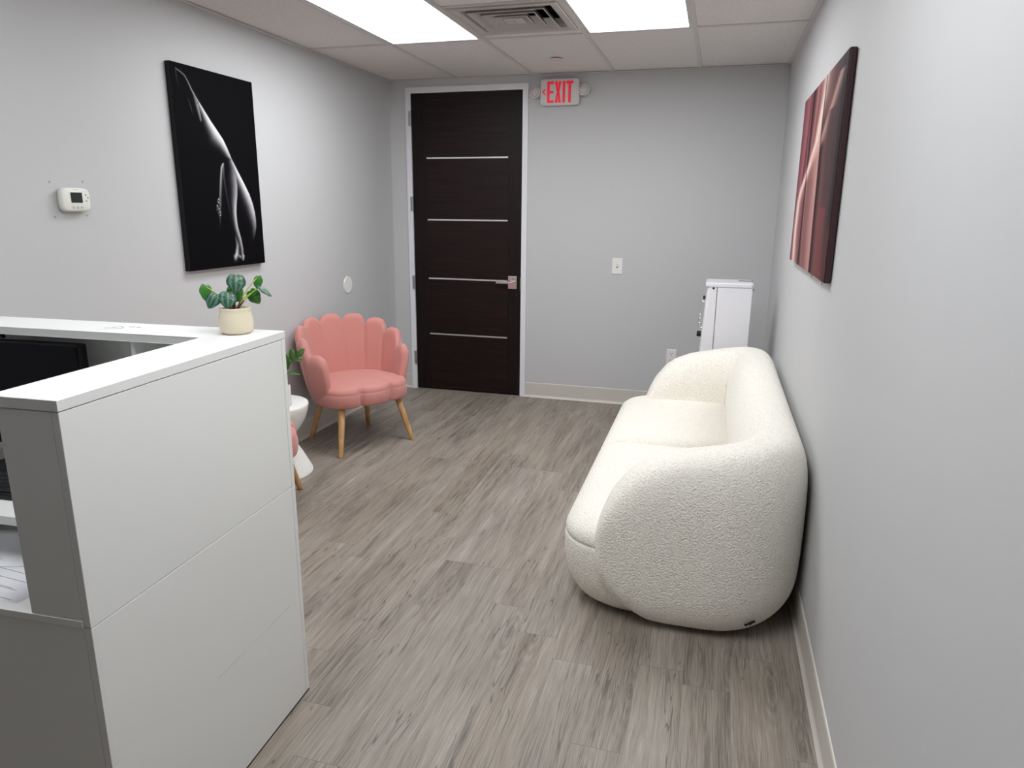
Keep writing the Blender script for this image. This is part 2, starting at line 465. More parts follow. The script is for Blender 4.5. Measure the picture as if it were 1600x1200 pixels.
troffer(1, 1, 'bright recessed ceiling panel left of the air vent, above the dark door')
troffer(3, 1, 'bright recessed ceiling panel right of the air vent, nearest the sofa wall')
troffer(1, 3, 'bright recessed ceiling panel over the reception desk, behind the viewpoint', M_lens_dim)
troffer(3, 3, 'bright recessed ceiling panel over the walkway by the right wall, behind the viewpoint')

# ------------------------------------------------------------------ air diffuser
vt = thing('air_vent', 'square grey ceiling air diffuser between the two lit panels', 'air vent', ((VX0 + VX1)/2, (VY0 + VY1)/2, CEIL))
HV = (VX1 - VX0)/2
def sq_ring(bm, prof):
    """square ring swept from (half size, z) pairs"""
    add_loops(bm, [[(sx * a, sy_ * a, z) for sx, sy_ in ((1, 1), (-1, 1), (-1, -1), (1, -1))] for a, z in prof], True, False, False)
bm = bmesh.new(); sq_ring(bm, [(HV, 0.010), (HV, -0.006), (HV - 0.030, -0.008), (HV - 0.045, 0.004), (HV - 0.055, 0.05), (HV - 0.050, 0.05)])
obj('frame', bm, M_vent, vt)
for a, zt in ((0.205, 0.0), (0.145, 0.0), (0.088, 0.0)):
    bm = bmesh.new(); sq_ring(bm, [(a, zt - 0.006), (a - 0.004, zt - 0.009), (a - 0.038, zt + 0.040), (a - 0.034, zt + 0.043), (a, zt - 0.003)])
    obj('louver', bm, M_vent, vt)
bm = box(-0.052, 0.052, -0.052, 0.052, -0.008, -0.003, 0.002)
c_ = obj('centre_plate', bm, M_vent, vt)
obj('screw', disc_bm('z', (0, 0, -0.008), 0.005, -0.002, 12), M_steel, c_)
bm = bmesh.new()
add_loops(bm, [[(sx * HV * 0.93, sy_ * HV * 0.93, z) for sx, sy_ in ((1, 1), (-1, 1), (-1, -1), (1, -1))] for z in (0.03, 0.20)], True, False, True)
obj('duct_box', bm, M_dark, vt)

# sprinkler cover
sk = tag(obj('sprinkler_cover', disc_bm('z', (0, 0, 0), 0.043, -0.004, 32, 0.0015), mat('peach_cap', srgb(228, 206, 198), 0.5)), 'small round sprinkler cap in the ceiling tile above the exit sign', 'sprinkler cover')
sk.location = (-1.117, 5.010, CEIL + 0.0005)
bm = bmesh.new(); add_tube(bm, [(0, 0, 0.0), (0, 0, 0.02)], 0.030, 20)
obj('cup', bm, M_dark, sk)

# ------------------------------------------------------------------ exit sign
ex = thing('exit_sign', 'white lit EXIT sign with red letters and two round lamp heads beside the door', 'exit sign', (-1.203, BACK, 2.375))
def plate(w, h_, r, y0, y1, bev):
    bm = bmesh.new()
    L = []
    for y, k in ((y0, 0), (y1 + bev, 0), (y1 + bev*0.3, bev*0.3), (y1, bev)):
        L.append([(x, y, z) for x, z in rounded_rect(-w/2 + k, w/2 - k, -h_/2 + k, h_/2 - k, r - k*0.5)])
    add_loops(bm, L)
    return bm
obj('housing', plate(0.296, 0.187, 0.026, 0.0, -0.045, 0.006), M_signface, ex, True)
def poly_prism(bm, pts, y0, y1):
    a = [bm.verts.new((x, y0, z)) for x, z in pts]; b_ = [bm.verts.new((x, y1, z)) for x, z in pts]
    bm.faces.new(a); bm.faces.new(b_[::-1])
    for i in range(len(pts)):
        j = (i + 1) % len(pts); bm.faces.new((a[i], b_[i], b_[j], a[j]))
def letter(ch, x0, w):
    bm = bmesh.new(); z0, z1 = -0.076, 0.074; s = 0.019; ya, yb = -0.0445, -0.0475
    x1 = x0 + w; zm = (z0 + z1)/2
    if ch == 'E':
        poly_prism(bm, [(x0, z0), (x1, z0), (x1, z0 + s), (x0 + s, z0 + s), (x0 + s, zm - s/2), (x1 - 0.002, zm - s/2), (x1 - 0.002, zm + s/2), (x0 + s, zm + s/2), (x0 + s, z1 - s), (x1, z1 - s), (x1, z1), (x0, z1)], ya, yb)
    elif ch == 'X':
        c = (x0 + x1)/2; q = s * 1.05
        poly_prism(bm, [(x0, z0), (x0 + q, z0), (c, zm - 0.022), (x1 - q, z0), (x1, z0), (c + q*0.52, zm), (x1, z1), (x1 - q, z1), (c, zm + 0.022), (x0 + q, z1), (x0, z1), (c - q*0.52, zm)], ya, yb)
    elif ch == 'I':
        poly_prism(bm, [(x0, z0), (x1, z0), (x1, z1), (x0, z1)], ya, yb)
    elif ch == 'T':
        c = (x0 + x1)/2
        poly_prism(bm, [(c - s/2, z0), (c + s/2, z0), (c + s/2, z1 - s), (x1, z1 - s), (x1, z1), (x0, z1), (x0, z1 - s), (c - s/2, z1 - s)], ya, yb)
    else:
        poly_prism(bm, [(x0, 0.002), (x1 - 0.007, 0.024), (x1, 0.017), (x0 + 0.014, 0.002), (x1, -0.013), (x1 - 0.007, -0.020)], ya, yb)
    return bm
for ch, x0, w, nm in (('<', -0.133, 0.028, 'arrow'), ('E', -0.094, 0.050, 'letter_e'), ('X', -0.035, 0.048, 'letter_x'), ('I', 0.024, 0.019, 'letter_i'), ('T', 0.051, 0.052, 'letter_t')):
    obj(nm, letter(ch, x0, w), M_red, ex)
for s in (-1, 1):
    bm = bmesh.new()
    add_lathe(bm, [(0.026, 0.0), (0.037, 0.02), (0.0405, 0.045), (0.0405, 0.052), (0.036, 0.056)], seg=28)
    bmesh.ops.rotate(bm, verts=bm.verts, cent=(0, 0, 0), matrix=Matrix.Rotation(PI/2, 3, 'X'))
    bmesh.ops.translate(bm, verts=bm.verts, vec=(s * 0.187, -0.004, 0.004 + 0.003*s))
    hd = obj('lamp_head', bm, M_signface, ex, True)
    bm = bmesh.new()
    add_lathe(bm, [(0.033, 0.0), (0.028, 0.004), (0.014, 0.007)], seg=28)
    bmesh.ops.rotate(bm, verts=bm.verts, cent=(0, 0, 0), matrix=Matrix.Rotation(PI/2, 3, 'X'))
    bmesh.ops.translate(bm, verts=bm.verts, vec=(s * 0.187, -0.060, 0.004 + 0.003*s))
    obj('lamp_glass', bm, mat('frosted_lamp', srgb(196, 188, 186), 0.25), hd, True)
    obj('bracket', box(s*0.157 - 0.012, s*0.157 + 0.012, -0.032, -0.010, -0.026, 0.036, 0.003), M_signface, ex)

# ------------------------------------------------------------------ small wall fittings
sw = thing('light_switch', 'white toggle light switch plate on the back wall right of the door', 'light switch', (-0.724, BACK, 1.104))
obj('cover_plate', plate(0.079, 0.124, 0.006, 0.0, -0.006, 0.003), M_plastic, sw)
obj('toggle', box(-0.005, 0.005, -0.018, -0.006, -0.004, 0.012, 0.0015), M_plastic, sw)
obj('toggle_slot', box(-0.0065, 0.0065, -0.0066, -0.0055, -0.014, 0.014), M_groove, sw)
ou = thing('wall_outlet', 'white double power outlet low on the back wall beside the sofa', 'power outlet', (-0.272, BACK, 0.412))
obj('cover_plate', plate(0.074, 0.124, 0.006, 0.0, -0.006, 0.003), M_plastic, ou)
for z in (0.026, -0.026):
    r_ = obj('receptacle', plate(0.036, 0.034, 0.010, -0.005, -0.0085, 0.001), M_plastic, ou)
    for v in r_.data.vertices: v.co.z += z
    bm = bmesh.new()
    add_box(bm, -0.009, -0.006, -0.0092, -0.008, z + 0.000, z + 0.010); add_box(bm, 0.006, 0.009, -0.0092, -0.008, z + 0.001, z + 0.009); add_box(bm, -0.003, 0.003, -0.0092, -0.008, z - 0.011, z - 0.005)
    obj('slot', bm, M_black, r_)

wp = tag(obj('wall_plate', disc_bm('x', (0, 0, 0), 0.062, 0.006, 36, 0.003), M_plastic), 'round blank white cover plate on the left wall above the pink chair', 'wall plate')
wp.location = (LEFT, 4.744, 0.972)

th = thing('thermostat', 'white wall thermostat with a dark display on the left wall', 'thermostat', (LEFT, 2.436, 1.556))
def th_outline(a, b_):
    pts = []
    for k in range(48):
        t = 2*PI*k/48; c, s = math.cos(t), math.sin(t)
        pts.append((a * abs(c)**0.30 * (1 if c > 0 else -1), b_ * abs(s)**0.50 * (1 if s > 0 else -1)))
    return pts
bm = bmesh.new()
add_loops(bm, [[(x, y, z) for y, z in th_outline(a, b_)] for x, a, b_ in ((0.0, 0.060, 0.039), (0.010, 0.060, 0.039), (0.011, 0.071, 0.048), (0.026, 0.071, 0.048), (0.033, 0.067, 0.045), (0.035, 0.062, 0.041))])
obj('body', bm, M_ivory, th, True)
dsp = obj('display', box(0.0345, 0.0362, -0.030, 0.028, -0.013, 0.030, 0.001, 1), mat('dark_display', srgb(40, 46, 42), 0.25), th)
obj('display_bezel', box(0.033, 0.0358, -0.034, 0.032, -0.020, 0.034, 0.002), M_ivory, th)
for y in (-0.020, 0.0, 0.020):
    obj('button', disc_bm('x', (0.0345, y, -0.031), 0.0052, 0.003, 14, 0.001), mat('grey_button', srgb(188, 188, 184), 0.4), th)
for y, z in ((0.047, 0.020), (0.047, -0.004), (0.056, 0.008)):
    obj('button', disc_bm('x', (0.033, y, z), 0.0048, 0.003, 14, 0.001), mat('grey_button', srgb(176, 177, 174), 0.4), th)
bm = bmesh.new(); add_box(bm, 0.0352, 0.0356, -0.012, 0.012, 0.0395, 0.0405)
obj('print', bm, M_groove, th)
for (y, z), w in zip(((2.349, 1.625), (2.510, 1.631), (2.352, 1.487), (2.510, 1.491)), ('upper left', 'upper right', 'lower left', 'lower right')):
    a = tag(obj('wall_anchor', disc_bm('x', (0, 0, 0), 0.004, 0.002, 12, 0.001), M_anchor), 'tiny grey screw anchor at the %s of the thermostat' % w, 'screw anchor', 'screw anchors around the thermostat')
    a.location = (LEFT, y, z)

# ------------------------------------------------------------------ canvases
def canvas_face(name, paint, nu, nv, place, parent, rough=0.45, spec=0.4):
    U, V = np.meshgrid(np.linspace(0, 1, nu), np.linspace(0, 1, nv))
    rgb = paint(U.ravel(), V.ravel())
    verts = [place(u, v) for u, v in zip(U.ravel(), V.ravel())]
    faces = [(j*nu + i, j*nu + i + 1, (j+1)*nu + i + 1, (j+1)*nu + i) for j in range(nv - 1) for i in range(nu - 1)]
    me = bpy.data.meshes.new(name); me.from_pydata(verts, [], faces)
    at = me.color_attributes.new('paint', 'FLOAT_COLOR', 'POINT')
    lin = np.where(rgb <= 0.04045, rgb/12.92, ((rgb + 0.055)/1.055)**2.4)
    at.data.foreach_set('color', np.c_[lin, np.ones(len(lin))].astype(np.float32).ravel())
    m = mat(name + '_print', (0, 0, 0, 1), rough, bump=(700, 0.08, 0.0006), spec=spec)
    n = m.node_tree.nodes.new('ShaderNodeVertexColor'); n.layer_name = 'paint'
    m.node_tree.links.new(n.outputs[0], m.node_tree.nodes['Principled BSDF'].inputs['Base Color'])
    me.materials.append(m)
    o = bpy.data.objects.new(name, me); COL.objects.link(o); o.parent = parent
    return o

ASP = 1.0 / 0.64
def stroke(U, V, pts, wl, wr, val):
    """soft band along a polyline: falls off over wl to its left and wr to its right"""
    P = np.array(pts, float); n = len(P)
    best = np.full(U.shape, 9.0); out = np.zeros(U.shape)
    wl = np.interp(np.linspace(0, 1, n), np.linspace(0, 1, len(wl)), wl)
    wr = np.interp(np.linspace(0, 1, n), np.linspace(0, 1, len(wr)), wr)
    val = np.interp(np.linspace(0, 1, n), np.linspace(0, 1, len(val)), val)
    for k in range(n - 1):
        a = P[k] * (1, ASP); b_ = P[k+1] * (1, ASP); d = b_ - a; L2 = d @ d
        px, py = U - a[0], V*ASP - a[1]
        t = np.clip((px*d[0] + py*d[1]) / L2, 0, 1)
        dx, dy = px - t*d[0], py - t*d[1]
        dist = np.hypot(dx, dy)
        side = (d[0]*py - d[1]*px)                       # > 0: image left of a line running down
        w = np.where(side > 0, wl[k] + (wl[k+1] - wl[k])*t, wr[k] + (wr[k+1] - wr[k])*t)
        v = (val[k] + (val[k+1] - val[k])*t) * np.exp(-(dist/np.maximum(w, 1e-4))**2)
        m = dist < best
        out = np.where(m, v, out); best = np.minimum(best, dist)
    return out

def paint_figure(U, V):
    g = np.zeros_like(U)
    for s in (
        ([(.055, .029), (.10, .037), (.147, .051), (.18, .077), (.213, .11), (.25, .142), (.292, .17)], [.006, .008, .012], [.005], [.45, .6, .85]),
        ([(.292, .17), (.345, .207), (.406, .249), (.475, .291), (.54, .332), (.585, .375), (.626, .421)], [.018, .05, .085, .06, .03], [.006, .007], [.9, 1.0, 1.0, .8]),
        ([(.626, .421), (.672, .462), (.718, .503), (.78, .557), (.838, .611), (.875, .66), (.897, .712), (.903, .755), (.899, .791), (.875, .83), (.845, .865)], [.03, .05, .075, .07, .05, .02], [.006, .007, .01], [.7, 1.0, .95, .8, .5, .05]),
        ([(.231, .132), (.265, .182), (.29, .248)], [.012, .02, .014], [.02, .03, .008], [.3, .6, .5]),
        ([(.053, .039), (.058, .079), (.078, .112)], [.004], [.004], [.3, .25, .05]),
        ([(.163, .157), (.187, .198), (.204, .236)], [.004], [.004], [.2, .35, .05]),
        ([(.515, .455), (.49, .475), (.461, .552), (.435, .636), (.418, .72), (.405, .789)], [.008, .010], [.012, .022, .010], [.8, .75, .5, .35, .05]),
        ([(.515, .457), (.511, .52), (.522, .593), (.544, .678), (.566, .765)], [.010], [.012], [.5, .25, .2, .15, .05]),
        ([(.623, .437), (.655, .475), (.675, .515), (.678, .565), (.667, .613), (.645, .665), (.632, .711), (.632, .75), (.638, .788), (.655, .825), (.671, .855), (.685, .911), (.68, .955)], [.03, .07, .06, .04, .035, .03, .02], [.006, .008], [.35, .6, .7, .85, .8, .75, .6]),
        ([(.600, .84), (.615, .887), (.595, .935), (.575, .948)], [.012, .02], [.02, .03, .03], [.2, .6, .9, .8]),
        ([(.675, .93), (.69, .95), (.68, .966)], [.012], [.012], [.6, .9, .8]),
        ([(.63, .945), (.65, .952)], [.015], [.012], [.6, .6])):
        g = np.maximum(g, stroke(U, V, *s))
    # beads of light on the hand
    rs = np.random.RandomState(3)
    for k in range(16):
        cu, cv = .425 + rs.uniform(-.035, .02), .64 + k*.0055
        g = np.maximum(g, (0.95 if k % 3 == 0 else .5) * np.exp(-(((U - cu)/.010)**2 + ((V - cv)/.0045)**2)))
    g = np.clip(g, 0, 1)
    # the knee gap between the two limbs stays black
    gap = np.exp(-(((U - .585)/.035)**2 + ((V - .428)/.008)**2)); g *= 1 - .7*gap
    base = np.array([9, 8, 12])/255.0
    tip = np.array([232, 230, 232])/255.0
    return base + (tip - base) * g[:, None]

CT = 0.032
cl = thing('wall_art', 'tall black canvas print of a lit figure on the left wall', 'wall art', (LEFT, 3.0685, 1.208))
CWD, CHT = 0.637, 1.0005
obj('canvas_body', box(0.0, CT - 0.001, 0, CWD, 0, CHT, 0.003), M_black, cl)
canvas_face('canvas_front', paint_figure, 200, 314, lambda u, v: (CT, 0.001 + u*(CWD - 0.002), CHT - 0.001 - v*(CHT - 0.002)), cl, 0.75, 0.06)

def paint_drape(U, V):
    # folds: boundary curves u(v) and the colour just left and right of each boundary
    def c(*a): return np.array(a)/255.0
    kv = [0, .25, .5, .75, 1.0]
    B = [([0, 0, 0, 0, 0], c(128, 78, 86), c(132, 80, 90)),
         ([.20, .19, .16, .13, .10], c(168, 112, 120), c(112, 66, 74)),
         ([.278, .278, .290, .293, .295], c(150, 98, 102), c(64, 34, 40)),
         ([.44, .40, .345, .36, .42], c(186, 132, 132), c(146, 100, 102)),
         ([.598, .592, .612, .626, .646], c(206, 164, 158), c(52, 30, 34)),
         ([.72, .70, .73, .74, .76], c(140, 98, 100), c(134, 96, 98)),
         ([.92, .937, .952, .95, .975], c(84, 66, 70), c(66, 40, 44)),
         ([1.01, 1.01, 1.01, 1.01, 1.01], c(58, 30, 34), c(58, 30, 34))]
    out = np.zeros((len(U), 3))
    for a, b_ in zip(B[:-1], B[1:]):
        ua, ub = np.interp(V, kv, a[0]), np.interp(V, kv, b_[0])
        m = (U >= ua - 1e-6) & (U <= ub + 1e-6)
        t = np.clip((U - ua)/np.maximum(ub - ua, 1e-4), 0, 1); t = (t*t*(3 - 2*t))[:, None]
        col = a[2]*(1 - t) + b_[1]*t
        out[m] = col[m]
    def band(pts, w0, w1, colr, amt):
        P = np.array(pts); uc = np.interp(V, P[:, 1], P[:, 0])
        inside = (V >= P[0, 1]) & (V <= P[-1, 1])
        d = U - uc; w = np.where(d < 0, w0, w1)
        k = amt * np.exp(-(d/w)**2) * inside
        return k[:, None], np.array(colr)/255.0
    for args in (([(.598, 0.0), (.58, .10), (.489, .308), (.36, .42), (.277, .478), (.17, .55), (.115, .63), (.10, .80), (.131, 1.0)], .05, .085, (244, 222, 210), .95),
                 ([(.90, 0.06), (.789, .165), (.70, .24), (.60, .325), (.48, .37), (.37, .411)], .035, .08, (222, 188, 178), .8),
                 ([(.46, .50), (.43, .70), (.40, .85), (.44, 1.0)], .05, .05, (150, 116, 112), .7),
                 ([(.87, .60), (.85, .70), (.86, .85), (.90, 1.0)], .16, .04, (150, 84, 84), .65),
                 ([(.80, .2), (.78, .4), (.80, .55), (.83, .66)], .08, .10, (98, 76, 76), .8)):
        k, colr = band(*args); out = out*(1 - k) + colr*k
    # thin dark creases
    for pts, w in (([(.598, 0), (.592, .258), (.612, .502), (.626, .739), (.646, 1.0)], .009), ([(.278, 0), (.28, .302), (.292, .505), (.295, 1.0)], .008)):
        k, colr = band(pts, w, w, (44, 22, 26), .85); out = out*(1 - k) + colr*k
    # dark pointed fold on the near edge
    k = (np.clip((U - .93)/.04, 0, 1) * np.clip((.72 - V)/.05, 0, 1) * .5)[:, None]
    out = out*(1 - k) + np.array([40, 24, 28])/255.0*k
    k = (np.clip((U - .93)/.04, 0, 1) * np.clip((V - .73)/.05, 0, 1) * .6)[:, None]
    return np.clip((out*(1 - k) + np.array([128, 62, 62])/255.0*k)**1.25 * 0.93, 0, 1)

RY0, RY1, RZ0, RZ1, RT = 2.745, 4.040, 1.286, 2.064, 0.026
cr = thing('wall_art', 'rose and brown canvas print of folded drapery on the right wall above the sofa', 'wall art', (RIGHT, RY0, RZ0))
obj('canvas_body', box(-RT + 0.001, -0.003, 0, RY1 - RY0, 0, RZ1 - RZ0, 0.003), mat('canvas_edge', srgb(58, 30, 34), 0.5), cr)
canvas_face('canvas_front', paint_drape, 300, 180, lambda u, v: (-RT, (RY1 - RY0 - 0.001) - u*(RY1 - RY0 - 0.002), (RZ1 - RZ0 - 0.001) - v*(RZ1 - RZ0 - 0.002)), cr, 0.6, 0.12)
for y in (3.30, 2.98):
    obj('hanging_tab', box(-0.006, -0.0005, y - RY0 - 0.008, y - RY0 + 0.008, -0.028, 0.04, 0.001, 1), M_plastic, cr)

# ------------------------------------------------------------------ reception desk (local frame: origin under its outer far corner)
DR = math.radians(2.62)
desk = thing('reception_desk', 'white reception desk with a raised counter ledge at the left', 'desk', (-1.178, 1.764, 0), DR)
LD, ZT, ZS = 0.160, 1.190, 0.717               # ledge depth, ledge top, seam height
NY, LX = -0.787, -1.395                        # near end, left end
bm = bmesh.new()
pts = [(0, 0), (LX, 0), (LX, -LD), (-LD, -LD), (-LD, NY), (0, NY)]
poly = [bm.verts.new((x, y, ZT - 0.022)) for x, y in pts]; topv = [bm.verts.new((x, y, ZT)) for x, y in pts]
bm.faces.new(poly); bm.faces.new(topv)
for i in range(6): bm.faces.new((poly[i], poly[(i+1) % 6], topv[(i+1) % 6], topv[i]))
es = [e for e in bm.edges if abs(e.verts[0].co.z - e.verts[1].co.z) < 1e-6]
bmesh.ops.bevel(bm, geom=es, offset=0.001, segments=1, affect='EDGES')
obj('counter_ledge', bm, M_white, desk)
G = 0.0016                                      # open joint between boards
T_ = 0.018
ZL = ZT - 0.022 - G
# side of the return: upper and lower board, with the far front's edge showing at the corner
obj('side_panel', box(-T_, -0.001, NY + 0.001, -T_ - 0.002, ZS + G/2, ZL, 0.0008, 1), M_white, desk)
obj('side_panel', box(-T_, -0.001, NY + 0.001, -T_ - 0.002, 0.004, ZS - G/2, 0.0008, 1), M_white, desk)
obj('front_panel', box(LX, -0.001, -T_, 0.0, ZS + G/2, ZL, 0.0008, 1), M_white, desk)
obj('front_panel', box(LX, -0.001, -T_, 0.0, 0.004, ZS - G/2, 0.0008, 1), M_white, desk)
obj('end_panel', box(-0.142, -T_ - 0.001, NY + 0.001, NY + 0.019, ZS + 0.0155, ZL, 0.0008, 1), M_white, desk)     # raised column end
obj('end_panel', box(-0.98, -T_ - 0.001, NY + 0.001, NY + 0.019, 0.004, ZS - 0.002, 0.0008, 1), M_white, desk)
obj('end_cap', box(-0.98, -T_ - 0.001, NY - 0.001, NY + 0.024, ZS - 0.001, ZS + 0.015, 0.0008, 1), M_white, desk)
obj('inner_panel', box(-0.142, -0.126, NY + 0.020, -LD, ZS + G, ZL, 0.0008, 1), M_white, desk)
obj('divider', box(-0.396, -0.382, -0.150, -T_ - 0.001, 0.748, ZL, 0.0008, 1), M_white, desk)
obj('shelf', box(-0.381, -0.144, -0.140, -T_ - 0.001, 1.00, 1.016, 0.0008, 1), M_white, desk)
obj('worktop', box(LX, -0.144, -0.450, -T_ - 0.001, 0.722, 0.747, 0.001, 1), M_white, desk)
obj('lower_shelf', box(-0.98, -T_ - 0.001, NY + 0.026, -0.33, 0.600, 0.620, 0.001, 1), M_white, desk)
obj('surface_scratch', box(-0.0012, -0.0006, -0.433, -0.082, 0.3485, 0.3505), mat('worn_laminate', srgb(205, 206, 203), 0.5), desk)
obj('foot_strip', box(-0.012, 0.0, NY, -0.001, 0.0, 0.004), M_black, desk)
bm = bmesh.new(); add_tube(bm, [(-0.905, -0.095, ZL), (-0.905, -0.095, ZL - 0.010), (-0.900, -0.097, ZL - 0.018), (-0.890, -0.100, ZL - 0.019)], 0.006, 8)
obj('cable_clip', bm, M_black, desk)

def on_desk(x, y, z):
    c, s = math.cos(DR), math.sin(DR)
    return (-1.178 + c*x - s*y, 1.764 + s*x + c*y, z)

mo = thing('computer_monitor', 'black computer monitor standing inside the reception desk', 'monitor', on_desk(-0.84, -0.155, 0.747), DR)
obj('screen_back', box(-0.27, 0.27, 0.004, 0.034, 0.075, 0.400, 0.006), M_black, mo)
obj('screen', box(-0.262, 0.262, -0.0005, 0.0045, 0.084, 0.392, 0.001, 1), M_screen, mo)
obj('stand_neck', box(-0.03, 0.03, 0.036, 0.058, 0.008, 0.25, 0.004), M_black, mo)
obj('stand_base', box(-0.11, 0.11, -0.045, 0.10, 0.0, 0.009, 0.003), M_black, mo)

kb = thing('keyboard', 'black keyboard on the white worktop inside the reception desk', 'keyboard', on_desk(-0.86, -0.296, 0.747), DR)
obj('base', box(-0.22, 0.22, -0.070, 0.070, 0.0, 0.018, 0.005), M_black, kb)
k_ = 0
for r in range(5):
    for q in range(20 if r else 14):
        if k_ >= 94: break
        k_ += 1
        w = 0.0185 if r else 0.0265
        x0 = -0.208 + q * (0.0208 if r else 0.0297)
        obj('key', box(x0, x0 + w, -0.060 + r*0.0245, -0.060 + r*0.0245 + 0.0205, 0.017, 0.024, 0.002, 1), mat('key_black', (0.012, 0.012, 0.014, 1), 0.45) if k_ == 1 else bpy.data.materials['key_black'], kb)

# papers on the lower shelf
def sheet(name, label, loc, rot, w, d, curl, lines):
    bm = bmesh.new(); n = 14
    L = []
    for i in range(n + 1):
        u = i/n; zz = curl * max(0, (u - 0.45)/0.55)**2
        L.append([(-w/2, -d/2 + u*d, zz), (w/2, -d/2 + u*d, zz), (w/2, -d/2 + u*d, zz + 0.0008), (-w/2, -d/2 + u*d, zz + 0.0008)])
    add_loops(bm, L)
    o = obj(name, bm, M_paper, None, True); o.location = loc; o.rotation_euler = (0, 0, rot)
    tag(o, label, 'paper')
    bm = bmesh.new()
    for (x0, x1, y) in lines: add_box(bm, x0, x1, y, y + 0.0012, 0.0009, 0.0012)
    obj('print', bm, M_ink, o)
    return o
sheet('paper_sheet', 'flat white printed form on the shelf inside the desk end', on_desk(-0.500, -0.545, 0.6205), DR - 0.12, 0.250, 0.150, 0.0, [(0.02, 0.10, -0.055), (0.00, 0.07, -0.020), (-0.04, 0.05, -0.016), (-0.07, 0.06, 0.015), (-0.09, 0.03, 0.045)])
sheet('paper_sheet', 'curled white printed sheet behind the flat form inside the desk end', on_desk(-0.615, -0.425, 0.6220), DR + 0.25, 0.216, 0.14, 0.035, [(-0.02, 0.07, 0.015), (0.00, 0.07, 0.022), (0.04, 0.06, -0.005), (-0.06, 0.0, -0.03)])

# thin white plate with faint grey marks on the far ledge
st = thing('ledge_marks', 'small patch of faint grey marks on the far counter ledge', 'sticker', on_desk(-0.475, -0.083, ZT), DR + 0.15)
obj('film', box(-0.06, 0.06, -0.030, 0.030, 0.0, 0.0006), M_white, st)
bm = bmesh.new()
for x, y, w, d in ((-0.048, -0.012, 0.030, 0.003), (-0.034, 0.004, 0.014, 0.003), (-0.022, 0.014, 0.012, 0.004), (-0.012, -0.016, 0.022, 0.004), (0.012, 0.012, 0.018, 0.005), (0.036, 0.010, 0.012, 0.005), (-0.005, 0.002, 0.008, 0.003)):
    add_box(bm, x, x + w, y, y + d, 0.0006, 0.0009)
obj('print', bm, M_ink, st)

# ------------------------------------------------------------------ potted plant on the ledge
PC = on_desk(-0.107, -0.070, ZT)
pl = thing('potted_plant', 'round striped leaf plant in a cream pot on the desk ledge corner', 'plant', PC)
bm = bmesh.new()
R_ = 0.0475
add_lathe(bm, [(0.030, 0.0), (0.036, 0.001), (0.044, 0.010), (0.0475, 0.026), (0.0465, 0.044), (0.0425, 0.059), (0.0415, 0.066), (0.0425, 0.071), (0.0415, 0.0735), (0.039, 0.072), (0.0385, 0.064), (0.038, 0.058)], seg=48, cap1=False)
obj('pot', bm, M_pot, pl, True)
bm = bmesh.new(); add_lathe(bm, [(0.0385, 0.058), (0.0385, 0.061), (0.02, 0.064), (0.004, 0.065)], seg=32)
obj('soil', bm, M_soil, pl, True)
# frame of the view at the pot: x to the right, d away, z up
vr = Vector((0.80, 0.60, 0)); vd = Vector((-0.60, 0.80, 0))
def leaf_mesh(size, cup=0.25):
    """heart shaped leaf in its own xy plane, tip along -y, stalk joint near +y"""
    bm = bmesh.new(); uvl = []
    NR, NA = 7, 36
    ctr = bm.verts.new((0, 0, 0)); uvl.append((0, 0, 0))
    rings = []
    for r in range(1, NR + 1):
        k = r/NR; ring = []
        for a in range(NA):
            t = 2*PI*a/NA
            x, y = math.sin(t), math.cos(t)
            rad = 1.0 - 0.26*math.exp(-((t if t < PI else t - 2*PI)/0.35)**2) + 0.16*math.exp(-((t - PI)/0.32)**2) - 0.08*(math.exp(-((t - 2.3)/0.35)**2) + math.exp(-((t - 3.98)/0.35)**2))
            px, py = x*rad*k*0.95, y*rad*k
            z = -cup*k*k + 0.10*k*math.cos(6*t)*0.3 - 0.12*abs(px)*(1 - k)
            ring.append(bm.verts.new((px*size, py*size, z*size))); uvl.append((px, py, 0))
        rings.append(ring)
    for a in range(NA): bm.faces.new((ctr, rings[0][a], rings[0][(a+1) % NA]))
    for A, B_ in zip(rings[:-1], rings[1:]):
        for a in range(NA): bm.faces.new((A[a], B_[a], B_[(a+1) % NA], A[(a+1) % NA]))
    return bm, uvl
def add_leaf(parent, pos, size, normal, tip, m, name='leaf', cup=0.25, thick=0.0008):
    bm, uvl = leaf_mesh(size, cup)
    n = Vector(normal).normalized(); t = Vector(tip); t = (t - n * t.dot(n)).normalized()
    yv = -t; xv = yv.cross(n).normalized()
    R = Matrix((xv, yv, n)).transposed()
    for v in bm.verts: v.co = R @ v.co + Vector(pos)
    o = obj(name, bm, m, parent, True)
    at = o.data.attributes.new('leafuv', 'FLOAT_VECTOR', 'POINT')
    at.data.foreach_set('vector', np.array(uvl, np.float32).ravel())
    s = o.modifiers.new('thick', 'SOLIDIFY'); s.thickness = thick
    return o
def vp(a, d, z): return vr*a + vd*d + Vector((0, 0, z))
